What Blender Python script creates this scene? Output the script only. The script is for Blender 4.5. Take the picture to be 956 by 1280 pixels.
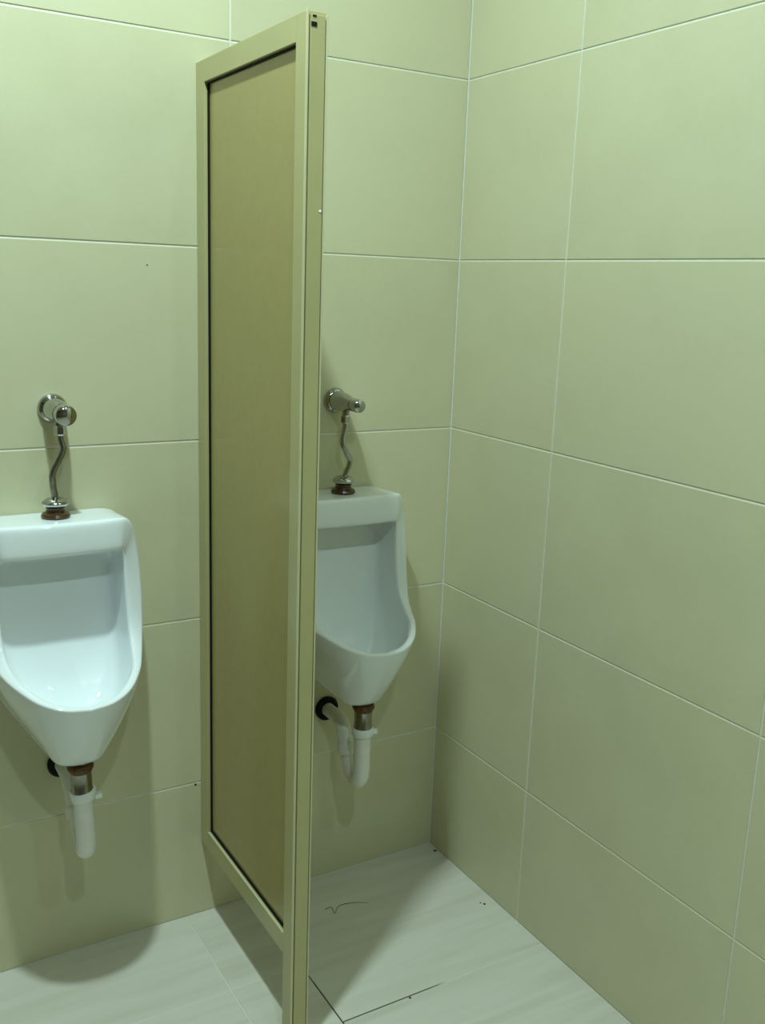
import bpy, bmesh, math, random
from mathutils import Vector, Matrix, Euler

for o in list(bpy.data.objects):
    bpy.data.objects.remove(o, do_unlink=True)
sc = bpy.context.scene
COL = sc.collection

# ------------------------------------------------------------------ camera
# room frame: back wall is y = 0, side wall is x = 0, floor is z = 0 (metres)
F_PX, W_PX, H_PX = 1231.22, 956.0, 1280.0
cam_d = bpy.data.cameras.new('camera')
cam_d.sensor_fit = 'VERTICAL'
cam_d.sensor_height = 24.0
cam_d.lens = 24.0 * F_PX / H_PX
cam_d.clip_start = 0.02
cam = bpy.data.objects.new('camera', cam_d)
COL.objects.link(cam)
YAW, PITCH, ROLL = -0.540922, 1.343302, 0.036153
rotm = Matrix.Rotation(YAW, 4, 'Z') @ Matrix.Rotation(PITCH, 4, 'X') @ Matrix.Rotation(ROLL, 4, 'Z')
cam.matrix_world = Matrix.Translation((-1.38493, -1.99180, 1.48287)) @ rotm
sc.camera = cam

# ------------------------------------------------------------------ world, colour management
w = bpy.data.worlds.new('world'); sc.world = w; w.use_nodes = True
w.node_tree.nodes['Background'].inputs[0].default_value = (0.9, 1.0, 0.85, 1)
w.node_tree.nodes['Background'].inputs[1].default_value = 0.02
vs = sc.view_settings
vs.view_transform = 'Standard'; vs.look = 'None'; vs.gamma = 1.0; vs.use_curve_mapping = False
vs.exposure = 0.0

LIGHT_COL = (0.735, 1.0, 1.0)
CEIL = 3.00
# downlights: x, y, watts, disc diameter
LAMPS = [(-1.12, -0.82, 41.0, 0.09), (-1.15, -2.45, 16.0, 0.09), (-0.45, -2.45, 7.0, 0.09)]

# ------------------------------------------------------------------ materials
def new_mat(name):
    m = bpy.data.materials.new(name); m.use_nodes = True
    nt = m.node_tree
    return m, nt, nt.nodes['Principled BSDF']

def plain(name, col, rough=0.5, metal=0.0, var=0.0, scale=20.0, bump=0.0, spec=0.5, coat=0.0):
    m, nt, b = new_mat(name)
    b.inputs['Roughness'].default_value = rough
    b.inputs['Metallic'].default_value = metal
    b.inputs['Specular IOR Level'].default_value = spec
    b.inputs['Coat Weight'].default_value = coat
    tc = nt.nodes.new('ShaderNodeTexCoord')
    nz = nt.nodes.new('ShaderNodeTexNoise'); nz.inputs['Scale'].default_value = scale
    nz.inputs['Detail'].default_value = 4
    nt.links.new(tc.outputs['Object'], nz.inputs['Vector'])
    rp = nt.nodes.new('ShaderNodeValToRGB')
    rp.color_ramp.elements[0].position = 0.3; rp.color_ramp.elements[1].position = 0.7
    rp.color_ramp.elements[0].color = tuple(c * (1 - var) for c in col) + (1,)
    rp.color_ramp.elements[1].color = tuple(min(1, c * (1 + var)) for c in col) + (1,)
    nt.links.new(nz.outputs['Fac'], rp.inputs['Fac'])
    nt.links.new(rp.outputs['Color'], b.inputs['Base Color'])
    if bump:
        bp = nt.nodes.new('ShaderNodeBump'); bp.inputs['Strength'].default_value = bump
        bp.inputs['Distance'].default_value = 0.001
        nt.links.new(nz.outputs['Fac'], bp.inputs['Height'])
        nt.links.new(bp.outputs['Normal'], b.inputs['Normal'])
    return m

def wall_tile_mat():
    """beige ceramic with a faint woven relief and a slight tone shift from tile to tile"""
    m, nt, b = new_mat('wall_tile')
    b.inputs['Roughness'].default_value = 0.36
    b.inputs['Specular IOR Level'].default_value = 0.45
    tc = nt.nodes.new('ShaderNodeTexCoord')
    oi = nt.nodes.new('ShaderNodeObjectInfo')
    waves = []
    for sc_ in ((60, 60, 700), (700, 60, 60)):
        mp = nt.nodes.new('ShaderNodeMapping'); mp.inputs['Scale'].default_value = sc_
        nt.links.new(tc.outputs['Object'], mp.inputs['Vector'])
        n = nt.nodes.new('ShaderNodeTexNoise'); n.inputs['Scale'].default_value = 1.0; n.inputs['Detail'].default_value = 2
        nt.links.new(mp.outputs['Vector'], n.inputs['Vector'])
        waves.append(n)
    ad = nt.nodes.new('ShaderNodeMath'); ad.operation = 'ADD'
    nt.links.new(waves[0].outputs['Fac'], ad.inputs[0]); nt.links.new(waves[1].outputs['Fac'], ad.inputs[1])
    big = nt.nodes.new('ShaderNodeTexNoise'); big.inputs['Scale'].default_value = 5.0
    nt.links.new(tc.outputs['Object'], big.inputs['Vector'])
    s1 = nt.nodes.new('ShaderNodeMath'); s1.operation = 'MULTIPLY_ADD'
    nt.links.new(ad.outputs[0], s1.inputs[0]); s1.inputs[1].default_value = 0.28; 
    nt.links.new(big.outputs['Fac'], s1.inputs[2])
    s2 = nt.nodes.new('ShaderNodeMath'); s2.operation = 'MULTIPLY_ADD'
    nt.links.new(oi.outputs['Random'], s2.inputs[0]); s2.inputs[1].default_value = 0.25
    nt.links.new(s1.outputs[0], s2.inputs[2])
    rp = nt.nodes.new('ShaderNodeValToRGB')
    rp.color_ramp.elements[0].position = 0.5; rp.color_ramp.elements[1].position = 1.3
    rp.color_ramp.elements[0].color = (0.550, 0.520, 0.335, 1)
    rp.color_ramp.elements[1].color = (0.600, 0.570, 0.375, 1)
    nt.links.new(s2.outputs[0], rp.inputs['Fac'])
    nt.links.new(rp.outputs['Color'], b.inputs['Base Color'])
    bp = nt.nodes.new('ShaderNodeBump'); bp.inputs['Strength'].default_value = 0.10; bp.inputs['Distance'].default_value = 0.0006
    nt.links.new(ad.outputs[0], bp.inputs['Height']); nt.links.new(bp.outputs['Normal'], b.inputs['Normal'])
    return m

def floor_tile_mat():
    """pale stone-look porcelain with long soft veins running along x"""
    m, nt, b = new_mat('floor_tile')
    b.inputs['Roughness'].default_value = 0.42
    tc = nt.nodes.new('ShaderNodeTexCoord')
    oi = nt.nodes.new('ShaderNodeObjectInfo')
    mp = nt.nodes.new('ShaderNodeMapping'); mp.inputs['Scale'].default_value = (2.2, 26, 1); mp.inputs['Rotation'].default_value = (0, 0, 0.12)
    nt.links.new(tc.outputs['Object'], mp.inputs['Vector'])
    of = nt.nodes.new('ShaderNodeVectorMath'); of.operation = 'SCALE'; of.inputs[0].default_value = (7, 13, 3)
    nt.links.new(oi.outputs['Random'], of.inputs['Scale'])
    av = nt.nodes.new('ShaderNodeVectorMath'); av.operation = 'ADD'
    nt.links.new(mp.outputs['Vector'], av.inputs[0]); nt.links.new(of.outputs[0], av.inputs[1])
    n = nt.nodes.new('ShaderNodeTexNoise'); n.inputs['Scale'].default_value = 1.0; n.inputs['Detail'].default_value = 5; n.inputs['Distortion'].default_value = 0.6
    nt.links.new(av.outputs[0], n.inputs['Vector'])
    rp = nt.nodes.new('ShaderNodeValToRGB')
    e = rp.color_ramp.elements
    e[0].position = 0.32; e[0].color = (0.560, 0.530, 0.440, 1)
    e[1].position = 0.62; e[1].color = (0.635, 0.610, 0.520, 1)
    nt.links.new(n.outputs['Fac'], rp.inputs['Fac']); nt.links.new(rp.outputs['Color'], b.inputs['Base Color'])
    return m

def floor_grout_mat():
    """pale grout, dirty brown around the joint crossing beside the partition post"""
    m, nt, b = new_mat('floor_grout')
    b.inputs['Roughness'].default_value = 0.8
    g = nt.nodes.new('ShaderNodeNewGeometry')
    dv = nt.nodes.new('ShaderNodeVectorMath'); dv.operation = 'DISTANCE'; dv.inputs[1].default_value = (-0.44, -0.44, 0)
    nt.links.new(g.outputs['Position'], dv.inputs[0])
    n = nt.nodes.new('ShaderNodeTexNoise'); n.inputs['Scale'].default_value = 30
    nt.links.new(g.outputs['Position'], n.inputs['Vector'])
    ma = nt.nodes.new('ShaderNodeMath'); ma.operation = 'MULTIPLY_ADD'; ma.inputs[1].default_value = 0.06
    nt.links.new(n.outputs['Fac'], ma.inputs[0]); nt.links.new(dv.outputs['Value'], ma.inputs[2])
    rp = nt.nodes.new('ShaderNodeValToRGB'); e = rp.color_ramp.elements
    e[0].position = 0.16; e[0].color = (0.07, 0.05, 0.03, 1)
    e[1].position = 0.21; e[1].color = (0.70, 0.66, 0.55, 1)
    nt.links.new(ma.outputs[0], rp.inputs['Fac']); nt.links.new(rp.outputs['Color'], b.inputs['Base Color'])
    return m

M = dict(
    tile=wall_tile_mat(), floor_tile=floor_tile_mat(), floor_grout=floor_grout_mat(),
    grout=plain('wall_grout', (0.74, 0.74, 0.66), 0.8, var=0.06, scale=40, bump=0.2),
    far_wall=plain('unseen_wall_dark', (0.16, 0.13, 0.09), 0.5, var=0.1, scale=5),  # finish of the two unseen walls, set dark brown to cut bounce light
    paint=plain('ceiling_paint', (0.62, 0.62, 0.58), 0.85, var=0.02, scale=6),
    ceramic=plain('white_ceramic', (0.83, 0.865, 0.875), 0.035, var=0.01, scale=8, spec=0.5, coat=0.3),
    alu=plain('beige_aluminium', (0.45, 0.41, 0.20), 0.28, var=0.03, scale=14, spec=0.5),
    alu_edge=plain('beige_aluminium_edge', (0.60, 0.56, 0.34), 0.35, var=0.03, scale=14),
    panel=plain('beige_laminate', (0.37, 0.305, 0.115), 0.17, var=0.03, scale=60, spec=0.5),
    black=plain('black_rubber', (0.006, 0.006, 0.006), 0.7, var=0.1, spec=0.2),
    chrome=plain('chrome', (0.46, 0.46, 0.44), 0.10, 1.0, var=0.05, scale=60),
    dull_chrome=plain('dull_chrome', (0.36, 0.35, 0.31), 0.25, 1.0, var=0.15, scale=90),
    brown=plain('brown_rubber', (0.065, 0.033, 0.011), 0.25, var=0.3, scale=80, bump=0.3),
    rust=plain('rusty_brass', (0.10, 0.045, 0.012), 0.45, 0.3, var=0.5, scale=120, bump=0.4),
    pvc=plain('white_plastic', (0.78, 0.77, 0.71), 0.45, var=0.04, scale=40),
    pvc_nut=plain('bright_white_plastic', (0.80, 0.82, 0.80), 0.4, var=0.03, scale=40),
    hair=plain('dark_hair', (0.14, 0.11, 0.07), 0.6, var=0.2),
    dirt=plain('dark_dirt', (0.03, 0.025, 0.02), 0.8, var=0.3),
    chip=plain('chipped_paint', (0.85, 0.83, 0.72), 0.6, var=0.05),
)
def lamp_mat():
    m, nt, b = new_mat('lamp_lens')
    b.inputs['Base Color'].default_value = (0.9, 0.9, 0.85, 1)
    b.inputs['Emission Color'].default_value = LIGHT_COL + (1,)
    b.inputs['Emission Strength'].default_value = 6.0
    return m
M['lens'] = lamp_mat()

# ------------------------------------------------------------------ helpers
def link(name, me, mat, parent=None, smooth=False, loc=None, rot=None):
    o = bpy.data.objects.new(name, me)
    if mat is not None and len(me.materials) == 0: me.materials.append(M[mat])
    if smooth:
        for p in me.polygons: p.use_smooth = True
    COL.objects.link(o)
    if parent is not None: o.parent = parent
    if loc is not None: o.location = loc
    if rot is not None: o.rotation_euler = rot
    return o

def bm_obj(name, bm, mat, parent=None, smooth=False, loc=None, rot=None):
    bmesh.ops.recalc_face_normals(bm, faces=bm.faces[:])
    me = bpy.data.meshes.new(name); bm.to_mesh(me); bm.free()
    return link(name, me, mat, parent, smooth, loc, rot)

def thing(name, label, cat, loc=(0, 0, 0), rot=(0, 0, 0), group=None):
    o = bpy.data.objects.new(name, None); COL.objects.link(o)
    o.empty_display_size = 0.05
    o.location = loc; o.rotation_euler = rot
    tag(o, label, cat, group)
    return o

def tag(o, label, cat=None, group=None):
    o['label'] = label
    if cat: o['category'] = cat
    if group: o['group'] = group
    return o

def struct(o, label, cat):
    o['kind'] = 'structure'; return tag(o, label, cat)

def add_box(bm, x0, x1, y0, y1, z0, z1, bev=0.0):
    r = bmesh.ops.create_cube(bm, size=1.0)
    vs_ = r['verts']
    for v in vs_:
        v.co = Vector(((x0 + x1) / 2 + v.co.x * (x1 - x0), (y0 + y1) / 2 + v.co.y * (y1 - y0), (z0 + z1) / 2 + v.co.z * (z1 - z0)))
    if bev:
        es = {e for v in vs_ for e in v.link_edges}
        bmesh.ops.bevel(bm, geom=list(es), offset=bev, segments=2, profile=0.6, affect='EDGES', clamp_overlap=True)
    return bm

def box(name, x0, x1, y0, y1, z0, z1, mat, parent=None, bev=0.0):
    return bm_obj(name, add_box(bmesh.new(), x0, x1, y0, y1, z0, z1, bev), mat, parent)

def grid_bm(rings, closed_u=True, cap0=False, cap1=False):
    bm = bmesh.new()
    rows = [[bm.verts.new(p) for p in r] for r in rings]
    n = len(rows[0])
    for a, b in zip(rows, rows[1:]):
        for i in range(n if closed_u else n - 1):
            j = (i + 1) % n
            bm.faces.new((a[i], a[j], b[j], b[i]))
    if cap0: bm.faces.new(rows[0][::-1])
    if cap1: bm.faces.new(rows[-1])
    bmesh.ops.remove_doubles(bm, verts=bm.verts[:], dist=1e-6)
    return bm

def lathe(name, prof, mat, parent=None, axis='Z', seg=32, loc=None, rot=None, smooth=True):
    """prof: (radius, height) pairs; axis 'Z' up, or 'Y' = out of the back wall towards -y"""
    rings = []
    for r, h in prof:
        ring = []
        for k in range(seg):
            a = 2 * math.pi * k / seg
            c, s = max(r, 1e-5) * math.cos(a), max(r, 1e-5) * math.sin(a)
            ring.append((c, s, h) if axis == 'Z' else (c, -h, s))
        rings.append(ring)
    bm = grid_bm(rings, True, prof[0][0] > 1e-4, prof[-1][0] > 1e-4)
    o = bm_obj(name, bm, mat, parent, False, loc, rot)
    if smooth: shade_auto(o)
    return o

def shade_auto(o, ang=40):
    me = o.data
    for p in me.polygons: p.use_smooth = True
    bm = bmesh.new(); bm.from_mesh(me)
    for e in bm.edges:
        if len(e.link_faces) == 2 and e.calc_face_angle() > math.radians(ang): e.smooth = False
    bm.to_mesh(me); bm.free()

def catmull(pts, n):
    out = []
    P = [Vector(p) for p in pts]
    P = [2 * P[0] - P[1]] + P + [2 * P[-1] - P[-2]]
    for i in range(1, len(P) - 2):
        for k in range(n):
            t = k / n
            a, b, c, d = P[i - 1], P[i], P[i + 1], P[i + 2]
            out.append(0.5 * (2 * b + (c - a) * t + (2 * a - 5 * b + 4 * c - d) * t * t + (-a + 3 * b - 3 * c + d) * t ** 3))
    out.append(P[-2].copy())
    return out

def tube_bm(path, rad, seg=16):
    """rad: number or function of 0..1 along the path"""
    pts = [Vector(p) for p in path]
    rings = []
    up = None
    for i, p in enumerate(pts):
        t = (pts[min(i + 1, len(pts) - 1)] - pts[max(i - 1, 0)]).normalized()
        if up is None:
            up = Vector((1, 0, 0)) if abs(t.x) < 0.9 else Vector((0, 1, 0))
        n = (up - t * up.dot(t)).normalized(); up = n
        b = t.cross(n)
        r = rad(i / (len(pts) - 1)) if callable(rad) else rad
        rings.append([p + (n * math.cos(2 * math.pi * k / seg) + b * math.sin(2 * math.pi * k / seg)) * r for k in range(seg)])
    return grid_bm(rings, True, True, True)

def tube(name, path, rad, mat, parent=None, seg=16):
    o = bm_obj(name, tube_bm(path, rad, seg), mat, parent)
    shade_auto(o, 50)
    return o

# ------------------------------------------------------------------ room shell with tiles
RX0, RY0 = -3.60, -3.90       # far ends of the room
JOINT = 0.0032
RELIEF = 0.0016
T_BEV = 0.0013
_tile_cache = {}
def tile_mesh(wd, ht, mat):
    """tile lying in its local x/y plane, face towards +z at z = 0, size wd x ht"""
    key = (round(wd, 4), round(ht, 4), mat)
    if key in _tile_cache: return _tile_cache[key]
    a, b = wd / 2, ht / 2
    c, d = a - T_BEV, b - T_BEV
    v = [(-c, -d, 0), (c, -d, 0), (c, d, 0), (-c, d, 0), (-a, -b, -T_BEV * .7), (a, -b, -T_BEV * .7), (a, b, -T_BEV * .7), (-a, b, -T_BEV * .7),
         (-a, -b, -.003), (a, -b, -.003), (a, b, -.003), (-a, b, -.003)]
    f = [(0, 1, 2, 3)]
    for i in range(4):
        j = (i + 1) % 4
        f.append((i, i + 4, j + 4, j)); f.append((i + 4, i + 8, j + 8, j + 4))
    me = bpy.data.meshes.new('tile'); me.from_pydata(v, [], f); me.update()
    bm = bmesh.new(); bm.from_mesh(me); bmesh.ops.recalc_face_normals(bm, faces=bm.faces[:])
    for fc in bm.faces:
        if abs(fc.normal.z) > 0.99 and fc.normal.z < 0: bmesh.ops.reverse_faces(bm, faces=bm.faces[:]); break
    bm.to_mesh(me); bm.free()
    me.materials.append(M[mat])
    _tile_cache[key] = me
    return me

def spans(cuts):
    return [(a + JOINT / 2, b - JOINT / 2) for a, b in zip(cuts, cuts[1:])]

Z0, ROW = 0.3432, 0.400
zc = [0.0] + [Z0 + ROW * k for k in range(7)] + [CEIL]
XJ = -0.582
xc = [RX0] + [XJ - 0.6 * k for k in (5, 4, 3, 2, 1, 0)] + [0.0]
xc = [x for x in xc if x > RX0 - 1e-6]; xc = sorted(set([RX0] + [x for x in xc if x > RX0 + 0.02]))
YJ = -0.3815
yc = sorted([RY0] + [YJ - 0.6 * k for k in range(7) if YJ - 0.6 * k > RY0 + 0.03] + [0.0])

wall_back = struct(box('wall_back', RX0 - .15, 0.15, RELIEF, 0.15, -0.1, CEIL, 'grout'), 'beige tiled wall carrying the two urinals', 'wall')
wall_right = struct(box('wall_right', RELIEF, 0.15, RY0 - .15, RELIEF, -0.1, CEIL, 'grout'), 'plain beige tiled wall beside the corner urinal', 'wall')
wall_left = struct(box('wall_left', RX0 - 0.15, RX0, RY0 - .15, RELIEF, -0.1, CEIL, 'far_wall'), 'plain brown wall at the far end of the urinal row', 'wall')
wall_front = struct(box('wall_front', RX0, RELIEF, RY0 - 0.15, RY0, -0.1, CEIL, 'far_wall'), 'plain brown wall facing the urinals', 'wall')
ceiling = struct(box('ceiling', RX0 - .15, 0.15, RY0 - .15, 0.15, CEIL, CEIL + 0.1, 'paint'), 'flat white painted ceiling', 'ceiling')
floor = struct(box('floor', RX0, RELIEF, RY0, RELIEF, -0.1, -RELIEF, 'floor_grout'), 'pale stone-look tiled floor with thin joints', 'floor')

for (z0, z1) in spans(zc):
    # the cut bottom row is laid a little out of line with the rows above
    row_x = [x + .082 if (z0 < .1 and abs(x - XJ) < .01) else x for x in xc]
    for (x0, x1) in spans(row_x):
        link('tile', tile_mesh(x1 - x0, z1 - z0, 'tile'), None, wall_back, loc=((x0 + x1) / 2, 0, (z0 + z1) / 2), rot=(math.pi / 2, 0, 0))
    for (y0, y1) in spans(yc):
        link('tile', tile_mesh(y1 - y0, z1 - z0, 'tile'), None, wall_right, loc=(0, (y0 + y1) / 2, (z0 + z1) / 2), rot=(math.pi / 2, 0, -math.pi / 2))

FX = [RX0, -3.093, -2.493, -1.893, -1.293, -0.693, -0.527, 0.0]
FY = {0: [RY0, -3.28, -2.68, -2.08, -1.48, -0.88, -0.283, 0.0], 1: [RY0, -3.48, -2.88, -2.28, -1.68, -1.078, -0.478, 0.0]}
for i, (x0, x1) in enumerate(spans(FX)):
    for (y0, y1) in spans(FY[1 if i >= 6 else 0]):
        link('floor_tile', tile_mesh(x1 - x0, y1 - y0, 'floor_tile'), None, floor, loc=((x0 + x1) / 2, (y0 + y1) / 2, 0))

def speck(parent, co, r, axis, mat='dirt', seed=0):
    rnd = random.Random(seed)
    bm = bmesh.new()
    bmesh.ops.create_icosphere(bm, subdivisions=2, radius=1.0)
    for v in bm.verts:
        k = 0.75 + 0.5 * rnd.random()
        v.co *= k
        s = [r, r, r]; s[axis] = 0.0006
        v.co = Vector((v.co.x * s[0], v.co.y * s[1], v.co.z * s[2])) + Vector(co)
    return bm_obj('dirt_speck', bm, mat, parent, True)
speck(wall_back, (-0.759, 0, 1.503), 0.0016, 1, seed=1)
speck(wall_back, (-0.667, 0, 0.338), 0.003, 1, seed=2)
speck(floor, (-0.008, -0.040, 0), 0.0045, 2, seed=3)
speck(floor, (-0.030, -0.292, 0), 0.0035, 2, seed=4)
speck(floor, (-0.036, -0.284, 0), 0.002, 2, seed=5)
speck(floor, (-0.367, -0.484, 0), 0.003, 2, seed=6)

# ------------------------------------------------------------------ ceiling downlights
LN = ['round recessed downlight in the ceiling above the urinal row', 'round recessed downlight out in the middle of the room, away from the side wall', 'round recessed downlight in the ceiling out in the room near the side wall']
for i, (x, y, wt, dm) in enumerate(LAMPS):
    t = thing('ceiling_downlight', LN[i], 'downlight', (x, y, CEIL), group='ceiling downlights')
    r = dm / 2
    lathe('trim_ring', [(r + .004, 0.0), (r + .022, 0.0), (r + .022, -.003), (r + .012, -.008), (r + .004, -.006), (r + .004, 0.0)], 'pvc_nut', t)
    lathe('lens', [(0, -.001), (r * .9, -.001), (r + .003, -.0005), (r + .003, 0.0)], 'lens', t)
    ld = bpy.data.lights.new('downlight_lamp', 'AREA'); ld.shape = 'DISK'; ld.size = dm
    ld.energy = wt; ld.color = LIGHT_COL
    lo = bpy.data.objects.new('lamp', ld); COL.objects.link(lo); lo.parent = t; lo.location = (0, 0, -0.010)

# ------------------------------------------------------------------ partition
PX0, PX1 = -0.654, -0.618          # its two faces
PB, PT = 0.192, 1.893              # underside of bottom rail, top
PF = -0.494                        # front of the post
part = thing('urinal_partition', 'tall beige metal-framed partition panel standing between the two urinals', 'partition', (-0.636, -0.25, 0))
def pbox(name, x0, x1, y0, y1, z0, z1, mat, bev=0.001, parent=None):
    o = box(name, x0 + 0.636, x1 + 0.636, y0 + 0.25, y1 + 0.25, z0, z1, mat, parent or part, bev)
    return o
pbox('back_stile', PX0, PX1, -0.045, -0.0005, PB, PT, 'alu')
pbox('top_rail', PX0, PX1, -0.4545, -0.0455, 1.852, PT, 'alu')
pbox('bottom_rail', PX0, PX1, -0.4545, -0.0455, PB, 0.236, 'alu')
post = pbox('front_post', PX0, PX1, PF + 0.003, -0.455, 0.0, PT, 'alu')
tag(post, 'beige metal front post standing on the floor')
# the folded lips and the cover plate between them on the front of the post
pbox('post_lip', PX0, PX0 + 0.0032, PF - 0.001, PF + 0.0035, 0.0, PT + 0.002, 'alu_edge', 0.0006)
pbox('post_lip', PX1 - 0.0026, PX1, PF - 0.003, PF + 0.0035, 0.0, PT - 0.004, 'alu_edge', 0.0006)
cover = pbox('cover_plate', PX0 + 0.0060, PX1 - 0.0042, PF - 0.002, PF + 0.0035, 0.0, PT - 0.006, 'alu', 0.0008)
def cbox(name, x0, x1, y0, y1, z0, z1, mat):
    return box(name, x0 + 0.636, x1 + 0.636, y0 + 0.25, y1 + 0.25, z0, z1, mat, cover)
tag(cbox('slot', -0.6475, -0.6375, PF - 0.0026, PF - 0.001, 1.8695, 1.8765, 'black'), 'small black square slot near the top')
tag(cbox('screw_hole', -0.6450, -0.6385, PF - 0.0026, PF - 0.001, 1.8835, 1.8865, 'black'), 'black screw notch at the top edge')
ch = speck(cover, (-0.6255 + .636, PF - 0.0022 + .25, 1.594), 0.0025, 1, 'chip', 9); ch.name = 'paint_chip'
# recessed panel and the black gasket round it
pn = pbox('panel', PX0 + 0.010, PX1 - 0.010, -0.4560, -0.0440, 0.234, 1.854, 'panel', 0.0)
bm = bmesh.new()
gx0, gx1 = PX0 + 0.0065 + .636, PX1 - 0.0065 + .636
for (a, b, c, d) in ((-0.0500, -0.0445, .2355, 1.8525), (-0.4555, -0.4500, .2355, 1.8525), (-0.4500, -0.0500, .2355, .2415), (-0.4500, -0.0500, 1.8485, 1.8525)):
    add_box(bm, gx0, gx1, a + .25, b + .25, c, d)
tag(bm_obj('gasket', bm, 'black', part), 'black rubber gasket round the panel')
# thin bright bead along the bottom rail's inner edge
pbox('rail_bead', PX0 - 0.0004, PX0 + 0.003, -0.4545, -0.0455, 0.2335, 0.2372, 'alu_edge', 0.0005)
# two small wall brackets and the foot of the post
pbox('foot_plate', PX0 + .001, PX1 - .001, PF + .004, -0.456, 0.0, 0.004, 'dull_chrome', 0.0005)

# ------------------------------------------------------------------ urinal
def mirror_loop(half, n):
    s = catmull(half, n)
    left = [Vector((-p.x, p.y, p.z)) for p in s[1:-1]][::-1]
    return s + left

def bez(P, n):
    out = []
    for k in range(n + 1):
        t = k / n; q = [p.copy() for p in P]
        while len(q) > 1: q = [a.lerp(b, t) for a, b in zip(q, q[1:])]
        out.append(q[0])
    return out

RIM = [(0, -.122, 1.015), (.06, -.121, 1.015), (.106, -.116, 1.015), (.133, -.100, 1.006), (.149, -.088, .965), (.157, -.092, .880), (.154, -.106, .806),
       (.146, -.127, .766), (.134, -.161, .746), (.117, -.206, .733), (.086, -.252, .716), (.046, -.278, .705), (0, -.286, .701)]
INN = [(0, -.123, .950), (.06, -.122, .950), (.104, -.119, .950), (.115, -.113, .946), (.118, -.107, .925), (.120, -.106, .870), (.121, -.115, .808),
       (.119, -.134, .774), (.113, -.164, .754), (.101, -.204, .740), (.074, -.243, .723), (.039, -.266, .711), (0, -.273, .707)]
BCK = [(0, -.001, 1.014), (.06, -.001, 1.014), (.106, -.001, 1.013), (.132, -.001, 1.001), (.143, -.001, .962), (.147, -.001, .880), (.147, -.001, .800),
       (.144, -.001, .730), (.134, -.001, .675), (.112, -.001, .630), (.080, -.001, .600), (.040, -.001, .588), (0, -.001, .585)]
SC1 = [(0, -.08, 1.016), (.06, -.08, 1.016), (.107, -.078, 1.015), (.134, -.07, 1.005), (.148, -.062, .965), (.154, -.066, .880), (.152, -.080, .806),
       (.147, -.100, .750), (.136, -.140, .700), (.112, -.188, .665), (.080, -.230, .645), (.042, -.254, .632), (0, -.262, .628)]
FOOT = [(0, -.05, 1.015), (.06, -.05, 1.015), (.107, -.05, 1.014), (.133, -.04, 1.002), (.145, -.03, .963), (.149, -.03, .880), (.149, -.04, .800),
       (.146, -.050, .735), (.112, -.085, .650), (.064, -.140, .578), (.048, -.180, .558), (.027, -.198, .554), (0, -.204, .553)]
CC = [(0, -.070, .953), (.06, -.070, .953), (.100, -.065, .953), (.114, -.055, .945), (.117, -.034, .920), (.116, -.034, .865), (.115, -.043, .800),
      (.113, -.058, .745), (.108, -.095, .693), (.094, -.160, .652), (.067, -.210, .633), (.035, -.233, .622), (0, -.239, .618)]
EE = [(0, -.028, .930), (.045, -.028, .930), (.088, -.028, .929), (.102, -.027, .922), (.106, -.027, .900), (.104, -.031, .855), (.100, -.041, .790),
      (.092, -.057, .730), (.078, -.082, .675), (.056, -.115, .638), (.038, -.137, .624), (.019, -.145, .619), (0, -.148, .617)]
BACK_PROFILE = catmull([(0, -.148, .617), (0, -.117, .638), (0, -.086, .675), (0, -.060, .730), (0, -.042, .790), (0, -.032, .855), (0, -.028, .930)], 20)
def back_y(z):
    for a, b in zip(BACK_PROFILE, BACK_PROFILE[1:]):
        if z <= b.z: return a.y + (b.y - a.y) * max(0.0, (z - a.z) / max(1e-6, b.z - a.z))
    return BACK_PROFILE[-1].y

def urinal_mesh():
    n = 6
    L = [mirror_loop(h, n) for h in (RIM, INN, BCK, SC1, FOOT, CC, EE)]
    N = len(L[0])
    cols = []
    for i in range(N):
        P, I, B, s1, ft, c, e = (l[i] for l in L)
        # outer shell from the wall to the rim
        lip = max(0.0, min(1.0, (.80 - P.z) / .06))
        A = P.lerp(s1, 0.24 - .15 * lip)
        un = max(0.0, min(1.0, (.70 - ft.z) / .12))
        kb = ft.lerp(B, .45); kb.z -= .012 * un
        sh = bez([B, kb, ft.lerp(B, .12), ft], 9)[:-1] + bez([ft, ft.lerp(s1, .12), s1, A], 10)
        Mi = P.lerp(I, 0.42 - .12 * lip)
        rim = bez([A, P.lerp(A, .12), P.lerp(Mi, .12), Mi], 7)[1:]
        J = I.lerp(c, 0.16)
        rin = bez([Mi, I.lerp(Mi, .18), I.lerp(J, .18), J], 7)[1:]
        cav = bez([J, c, c.lerp(e, .18), e], 14)[1:]
        q = Vector((0, -.042, .79))
        # the back of the bowl: one smooth curve in height, so it shades evenly
        flo = []
        for j in range(1, 14):
            t = j / 14
            z = e.z + (q.z - e.z) * t
            flo.append(Vector((e.x * (1 - t), back_y(z) + (e.y - back_y(e.z)) * (1 - t) ** 2, z)))
        cols.append(sh + rim + rin + cav + flo)
    rings = [[cols[i][k] for i in range(N)] for k in range(len(cols[0]))]
    bm = grid_bm(rings, True, True, False)
    last = [min(bm.verts, key=lambda v, p=p: (v.co - p).length_squared) for p in rings[-1]]
    cen = bm.verts.new((0, -.042, .79))
    for i in range(N):
        a, b_ = last[i], last[(i + 1) % N]
        if a != b_: bm.faces.new((a, b_, cen))
    bmesh.ops.recalc_face_normals(bm, faces=bm.faces[:])
    me = bpy.data.meshes.new('urinal_bowl'); bm.to_mesh(me); bm.free()
    me.materials.append(M['ceramic'])
    for p in me.polygons: p.use_smooth = True
    return me
UR_ME = urinal_mesh()

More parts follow.
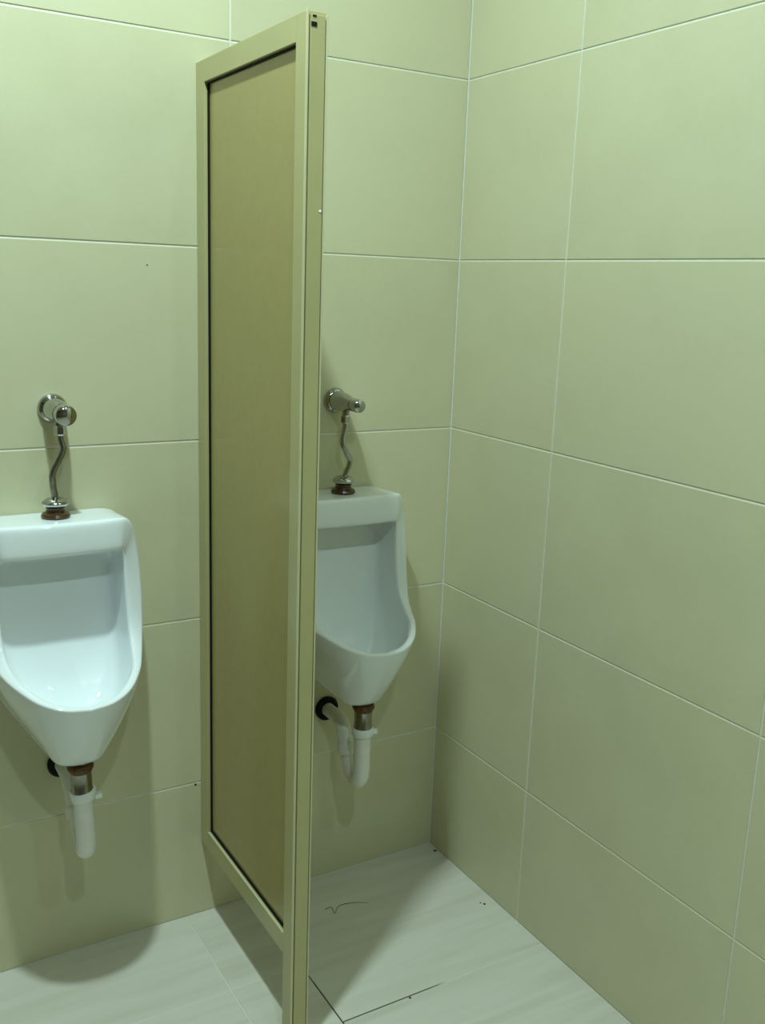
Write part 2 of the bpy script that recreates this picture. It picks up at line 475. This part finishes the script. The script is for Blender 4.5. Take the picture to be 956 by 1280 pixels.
def make_urinal(x, label, shares):
    t = thing('urinal', label, 'urinal', (x, 0, 0), group='wall-hung urinals')
    link('bowl', UR_ME, None, t)
    # drain grate in the bowl
    g = lathe('drain_grate', [(0, .0), (.020, .0), (.0215, .001), (.0215, .003), (0, .0035)], 'dull_chrome', t, loc=(0, -.158, .6178), rot=(math.radians(-3), 0, 0))
    return t

XL, XR = -0.968, -0.330
make_urinal(XR, 'white ceramic wall-hung urinal in the corner stall between the partition and the side wall', True)
make_urinal(XL, 'white ceramic wall-hung urinal facing the framed face of the partition, away from the corner', True)

# ------------------------------------------------------------------ flush valves
def make_valve(x, xs, zt, path, label, tube_mat, br):
    """x: valve axis on the wall, xs: spud on the urinal top"""
    t = thing('flush_valve', label, 'flush valve', (x, 0, zt), group='chrome push-button flush valves')
    lathe('escutcheon', [(0, .0), (.0280, .0), (.0290, .004), (.0268, .010), (.0215, .014), (0, .016)], 'chrome', t, 'Y')
    body = lathe('body', [(0, .012), (.0215, .012), (.0228, .020), (.0222, .038), (.0200, .056), (.0165, .070), (.0140, .078), (.0140, .088), (0, .088)], 'chrome', t, 'Y')
    lathe('push_button', [(0, .087), (br - .002, .087), (br, .090), (br, .113), (br - .001, .1185), (br - .005, .1215), (0, .1230)], 'chrome', t, 'Y')
    # outlet stub, nut
    lathe('outlet_stub', [(0, -.034), (.0085, -.034), (.0085, -.012), (0, -.012)], 'dull_chrome', t, loc=(0, -.055, 0))
    nut = lathe('nut', [(0, -.046), (.0090, -.046), (.0112, -.043), (.0112, -.030), (.0095, -.027), (0, -.027)], 'chrome', t, seg=6, loc=(0, -.055, 0), smooth=False)
    pth = [Vector((px - x, py, pz - zt)) for px, py, pz in path]
    tube('supply_tube', catmull(pth, 10), 0.0068, tube_mat, t, 16)
    lathe('spud_cap', [(0, .042), (.008, .041), (.017, .038), (.0235, .034), (.0260, .030), (.0245, .026), (.019, .0225), (0, .0215)], 'chrome', t, loc=(xs - x, -.060, 1.0150 - zt))
    b = lathe('rubber_bush', [(0, .0), (.0262, .0), (.0278, .004), (.0255, .009), (.0195, .0115), (.0175, .016), (.0190, .0215), (0, .0218)], 'brown', t, loc=(xs - x, -.060, 1.0155 - zt))
    return t
make_valve(-0.327, XR - .001, 1.220,
           [(-.327, -.055, 1.182), (-.328, -.056, 1.165), (-.336, -.060, 1.134), (-.328, -.062, 1.112), (-.317, -.063, 1.088), (-.325, -.061, 1.062), (-.331, -.060, 1.046), (-.331, -.060, 1.034)],
           'chrome flush valve with bent tube over the corner urinal behind the partition', 'chrome', .0150)
make_valve(-0.955, XL - .001, 1.222,
           [(-.955, -.055, 1.184), (-.953, -.056, 1.168), (-.950, -.060, 1.149), (-.960, -.062, 1.128), (-.972, -.063, 1.104), (-.972, -.061, 1.080), (-.969, -.060, 1.056), (-.969, -.060, 1.034)],
           'chrome flush valve with dull bent tube over the urinal away from the corner', 'dull_chrome', .0200)

# ------------------------------------------------------------------ drain traps
def make_trap(x, tilt, label, ear):
    t = thing('drain_trap', label, 'drain pipe', (x, -.182, .545), (0, tilt, 0), 'drain traps')
    def p(*a): return [Vector((px, py + .187, pz - .545)) for px, py, pz in a]
    def L(z): return (0, 0, z - .545)
    lathe('rusty_ring', [(0, .0), (.0235, .0), (.0255, -.003), (.0255, -.008), (.0225, -.012), (.0215, -.016), (0, -.016)], 'rust', t, loc=L(.5465))
    lathe('tailpiece', [(0, .0), (.0205, .0), (.0205, -.036), (.022, -.038), (.022, -.044), (0, -.044)], 'dull_chrome', t, loc=L(.5300))
    nut = lathe('slip_nut', [(0, .0), (.0235, .0), (.0255, -.003), (.0250, -.018), (.0225, -.021), (0, -.021)], 'pvc_nut', t, loc=L(.4900), rot=(0, ear[3], 0))
    bm = bmesh.new(); add_box(bm, .020, .0345, -.006, .006, -.016, -.006, .002)
    bm_obj('nut_tab', bm, 'pvc_nut', nut, loc=(0, 0, ear[2]), rot=(0, 0, ear[0]))
    front = p((0, -.187, .480), (0, -.187, .42), (0, -.187, .385), (0, -.183, .362), (0, -.170, .348), (0, -.150, .345), (0, -.133, .353), (0, -.120, .372), (0, -.112, .400))
    tube('trap_bend', catmull(front, 8), lambda s: 0.0195 if s < .45 else 0.0195 - .0055 * min(1, (s - .45) / .2), 'pvc', t, 20)
    back = p((0, -.1125, .392), (0, -.110, .410), (0, -.105, .430), (0, -.094, .450), (0, -.076, .461), (0, -.050, .463), (0, -.006, .463))
    tube('elbow', catmull(back, 8), lambda s: 0.0205 if s < .25 else (0.0180 if s < .62 else 0.0165), 'pvc', t, 20)
    lathe('wall_ring', [(.0165, .001), (.0300, .001), (.0305, .006), (.0275, .011), (.0215, .012), (.0165, .009), (.0165, .001)], 'black', t, 'Y', loc=p((0, -.005, .463))[0])
    return t
make_trap(XR, 0.0, 'white plastic drain trap under the corner urinal behind the partition', (-0.45, 0, 0, 0.0))
make_trap(XL, math.radians(-2.0), 'white plastic drain trap with crooked nut under the urinal away from the corner', (0.0, 0, -.014, math.radians(-7)))

# ------------------------------------------------------------------ hair on the floor
hp = [(-.389, -.130, .0009), (-.379, -.128, .0009), (-.371, -.130, .001), (-.373, -.143, .001), (-.3755, -.154, .0009), (-.369, -.150, .001), (-.357, -.136, .0011), (-.345, -.133, .001), (-.333, -.134, .0009),
      (-.318, -.138, .001), (-.300, -.145, .0009), (-.283, -.156, .0009)]
h = tube('hair_strand', catmull(hp, 6), lambda s: 0.0007 if s < .75 else .0007 - .0004 * (s - .75) / .25, 'hair', None, 6)
tag(h, 'thin dark curled hair lying on the pale floor tile', 'hair')
